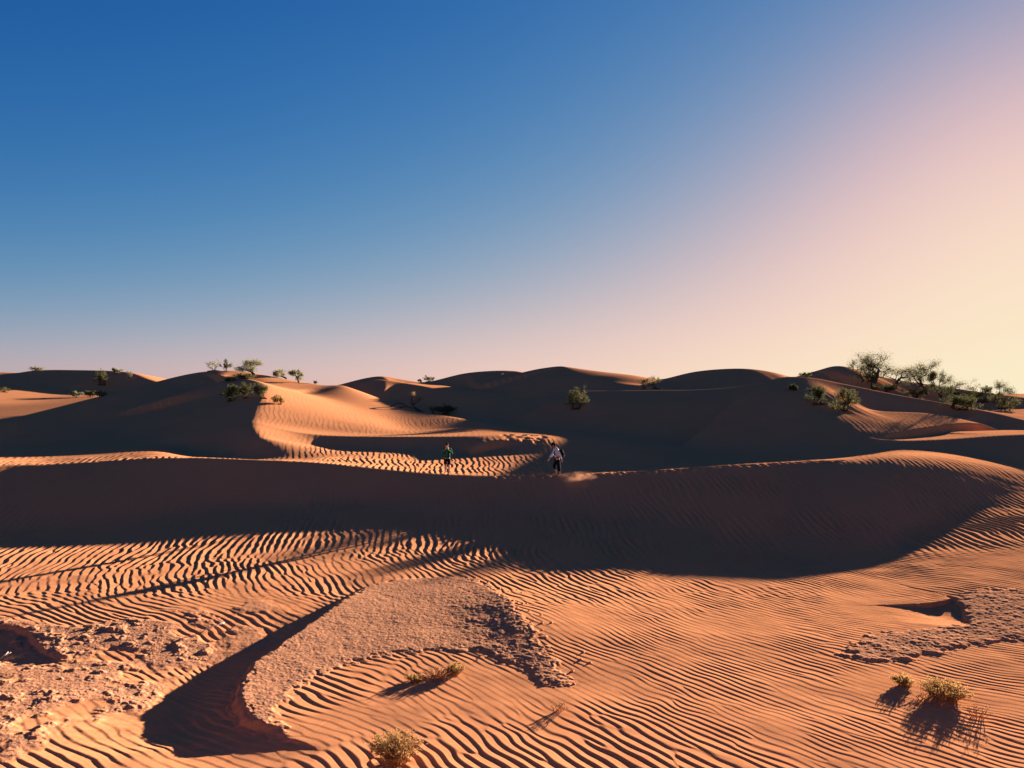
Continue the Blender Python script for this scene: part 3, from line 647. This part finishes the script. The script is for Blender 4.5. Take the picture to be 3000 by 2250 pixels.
rot = Matrix((hf, hs, hu)).transposed()
blob('hair', hc-hf*.02, (.115,.102,.13), HAIR, woman, rot, lambda v: v.x > .045 and v.z < .03)
cap = blob('cap', hc+hu*.035-hf*.005, (.128,.118,.105), BLACK, woman, rot, lambda v: v.z < -.02)
V, Fc = [], []
for i in range(9):
    a = -1.1+2.2*i/8
    V += [hc+hu*.028+hf*.11*math.cos(a)+hs*.105*math.sin(a), hc+hu*.012+hf*(.11*math.cos(a)+.075*max(math.cos(a*1.3), 0))+hs*.11*math.sin(a)]
top = len(V); V += [v-hu*.010 for v in V]
for i in range(8):
    a = 2*i; Fc += [(a, a+1, a+3, a+2), (top+a+2, top+a+3, top+a+1, top+a), (a+1, top+a+1, top+a+3, a+3)]
mesh_obj('cap_brim', V, Fc, BLACK, cap)
for s in (-1, 1): blob('eye', hc+hf*.083+hs*s*.034+hu*.012, (.009,.011,.008), EYE, woman, None, None, 8)
# backpack she carries
pack = empty('backpack', woman.location+Vector((.10,0,1.17)), 'small black backpack on the back of the walking person in the white shirt', 'backpack')
tilt = Matrix.Rotation(-.12, 3, 'Y')
bag = skin('bag', {'low': (.05,0,-.20,(.11,.15)), 'mid': (.045,0,-.03,(.115,.16)), 'top': (-.0,0,.16,(.085,.13)), 'cap': (-.03,0,.22,(.05,.09))}, chain('low','mid','top','cap'), BLACK, pack, 'mid')
skin('pocket', {'a': (.155,0,-.19,(.04,.11)), 'b': (.155,0,-.06,(.045,.115)), 'c': (.13,0,.03,(.025,.09))}, chain('a','b','c'), cloth('grey_nylon', (.05,.05,.055), (.10,.10,.10)), pack, 'b')
for s in (-1, 1):
    V, Fc = [], []
    tube(V, Fc, [(-.02,s*.10,.19),(-.17,s*.115,.345),(-.30,s*.125,.28),(-.355,s*.13,.12),(-.32,s*.145,-.05),(-.20,s*.165,-.17),(-.03,s*.155,-.20)], [.022]*7, 6)
    mesh_obj('strap', V, Fc, BLACK, pack, True)
V, Fc = [], []
ring = [(-.14+math.cos(a)*.165, math.sin(a)*.182, -.17-.05*math.cos(a)*-1) for a in [math.pi*(.12+1.76*k/14) for k in range(15)]]
tube(V, Fc, ring, [.024]*15, 6); mesh_obj('waist_belt', V, Fc, BLACK, pack, True)
# ---------------------------------------------------------------- sand blown off the crest
import bmesh
bme = bmesh.new(); bmesh.ops.create_icosphere(bme, subdivisions=3, radius=1)
for v in bme.verts:
    n = 1+.22*mnoise.noise(v.co*1.7+Vector((3, 1, 8))); v.co = Vector((v.co.x*1.25*n, v.co.y*.9*n, v.co.z*.40*n+.14*v.co.x))
dm = bpy.data.meshes.new('blown_sand'); bme.to_mesh(dm); bme.free()
dust = bpy.data.objects.new('blown_sand', dm); C.objects.link(dust)
dx_, dy_ = (1245-CX)/F*39.9, 39.9
dust.location = (dx_, dy_, -(1033-HY)/F*39.9)
dust['kind'] = 'stuff'; dust['label'] = 'puff of sunlit sand blown off the crest behind the walking person'
m = bpy.data.materials.new('airborne_sand'); m.use_nodes = True; nt = m.node_tree; nt.nodes.remove(nt.nodes['Principled BSDF'])
pv = nt.nodes.new('ShaderNodeVolumePrincipled'); pv.inputs['Color'].default_value = (.9,.45,.26,1); pv.inputs['Anisotropy'].default_value = .35
tc = N(nt, 'ShaderNodeTexCoord'); nz = N(nt, 'ShaderNodeTexNoise'); nz.inputs['Scale'].default_value = 1.5; nz.inputs['Detail'].default_value = 5; nt.links.new(tc.outputs['Object'], nz.inputs['Vector'])
ln = N(nt, 'ShaderNodeVectorMath', operation='MULTIPLY'); ln.inputs[1].default_value = (1/1.25, 1/.9, 1/.45); nt.links.new(tc.outputs['Object'], ln.inputs[0])
le = N(nt, 'ShaderNodeVectorMath', operation='LENGTH'); nt.links.new(ln.outputs[0], le.inputs[0])
mr = N(nt, 'ShaderNodeMapRange'); mr.inputs[1].default_value = .95; mr.inputs[2].default_value = .1; mr.inputs[3].default_value = 0; mr.inputs[4].default_value = 1; nt.links.new(le.outputs['Value'], mr.inputs[0])
m2_ = N(nt, 'ShaderNodeMapRange'); m2_.inputs[1].default_value = .45; m2_.inputs[2].default_value = .75; nt.links.new(nz.outputs[0], m2_.inputs[0])
mu = N(nt, 'ShaderNodeMath', operation='MULTIPLY'); nt.links.new(mr.outputs[0], mu.inputs[0]); nt.links.new(m2_.outputs[0], mu.inputs[1])
mv = N(nt, 'ShaderNodeMath', operation='MULTIPLY'); mv.inputs[1].default_value = .55; nt.links.new(mu.outputs[0], mv.inputs[0])
nt.links.new(mv.outputs[0], pv.inputs['Density']); nt.links.new(pv.outputs[0], nt.nodes['Material Output'].inputs['Volume'])
dm.materials.append(m)
# ---------------------------------------------------------------- camera, sky, sun
cam = bpy.data.cameras.new('camera'); cam.sensor_width = 36; cam.lens = F/2212*36; cam.shift_y = 20.5/2212; cam.clip_end = 12000; cam.clip_start = .1
co = bpy.data.objects.new('camera', cam); co.rotation_euler = (math.pi/2, 0, 0); C.objects.link(co); bpy.context.scene.camera = co
w = bpy.data.worlds.new('World'); bpy.context.scene.world = w; w.use_nodes = True
nt = w.node_tree; sk = nt.nodes.new('ShaderNodeTexSky'); sk.sky_type = 'NISHITA'; sk.sun_disc = False
el = math.atan(SUN_TAN); sk.sun_elevation = el; sk.sun_rotation = SUN_AZ
sk.air_density = .7; sk.dust_density = .3; sk.ozone_density = 1
sep = nt.nodes.new('ShaderNodeSeparateColor'); com = nt.nodes.new('ShaderNodeCombineColor'); nt.links.new(sk.outputs[0], sep.inputs[0])
EXPO = 2.97
def math_node(op, *v):
    n = nt.nodes.new('ShaderNodeMath'); n.operation = op
    for i, x in enumerate(v):
        if isinstance(x, (int, float)): n.inputs[i].default_value = x
        else: nt.links.new(x, n.inputs[i])
    return n.outputs[0]
for c, (g, pw_, cap_) in enumerate(((.0290, 2.5, .97), (.0830, 1.5, .87), (.2567, 1.7, .59))):        # film response of the camera to the sky
    q_ = math_node('MULTIPLY', math_node('POWER', sep.outputs[c], pw_), g)
    q_ = math_node('DIVIDE', q_, math_node('ADD', 1.0, math_node('DIVIDE', q_, cap_)))
    nt.links.new(math_node('MULTIPLY', q_, 1/(.05*2**EXPO)), com.inputs[c])
nt.links.new(com.outputs[0], nt.nodes['Background'].inputs[0]); nt.nodes['Background'].inputs[1].default_value = .05
s = bpy.data.lights.new('sun', 'SUN'); s.energy = 5; s.angle = math.radians(.5); s.color = (1, .8, .62)
so = bpy.data.objects.new('sun', s); so.rotation_euler = (math.pi/2-el, 0, math.pi-SUN_AZ); C.objects.link(so)
vs = bpy.context.scene.view_settings; vs.view_transform = 'Standard'; vs.look = 'None'; vs.exposure = EXPO; vs.gamma = 1
print('scene', round(time.time()-T0, 1))
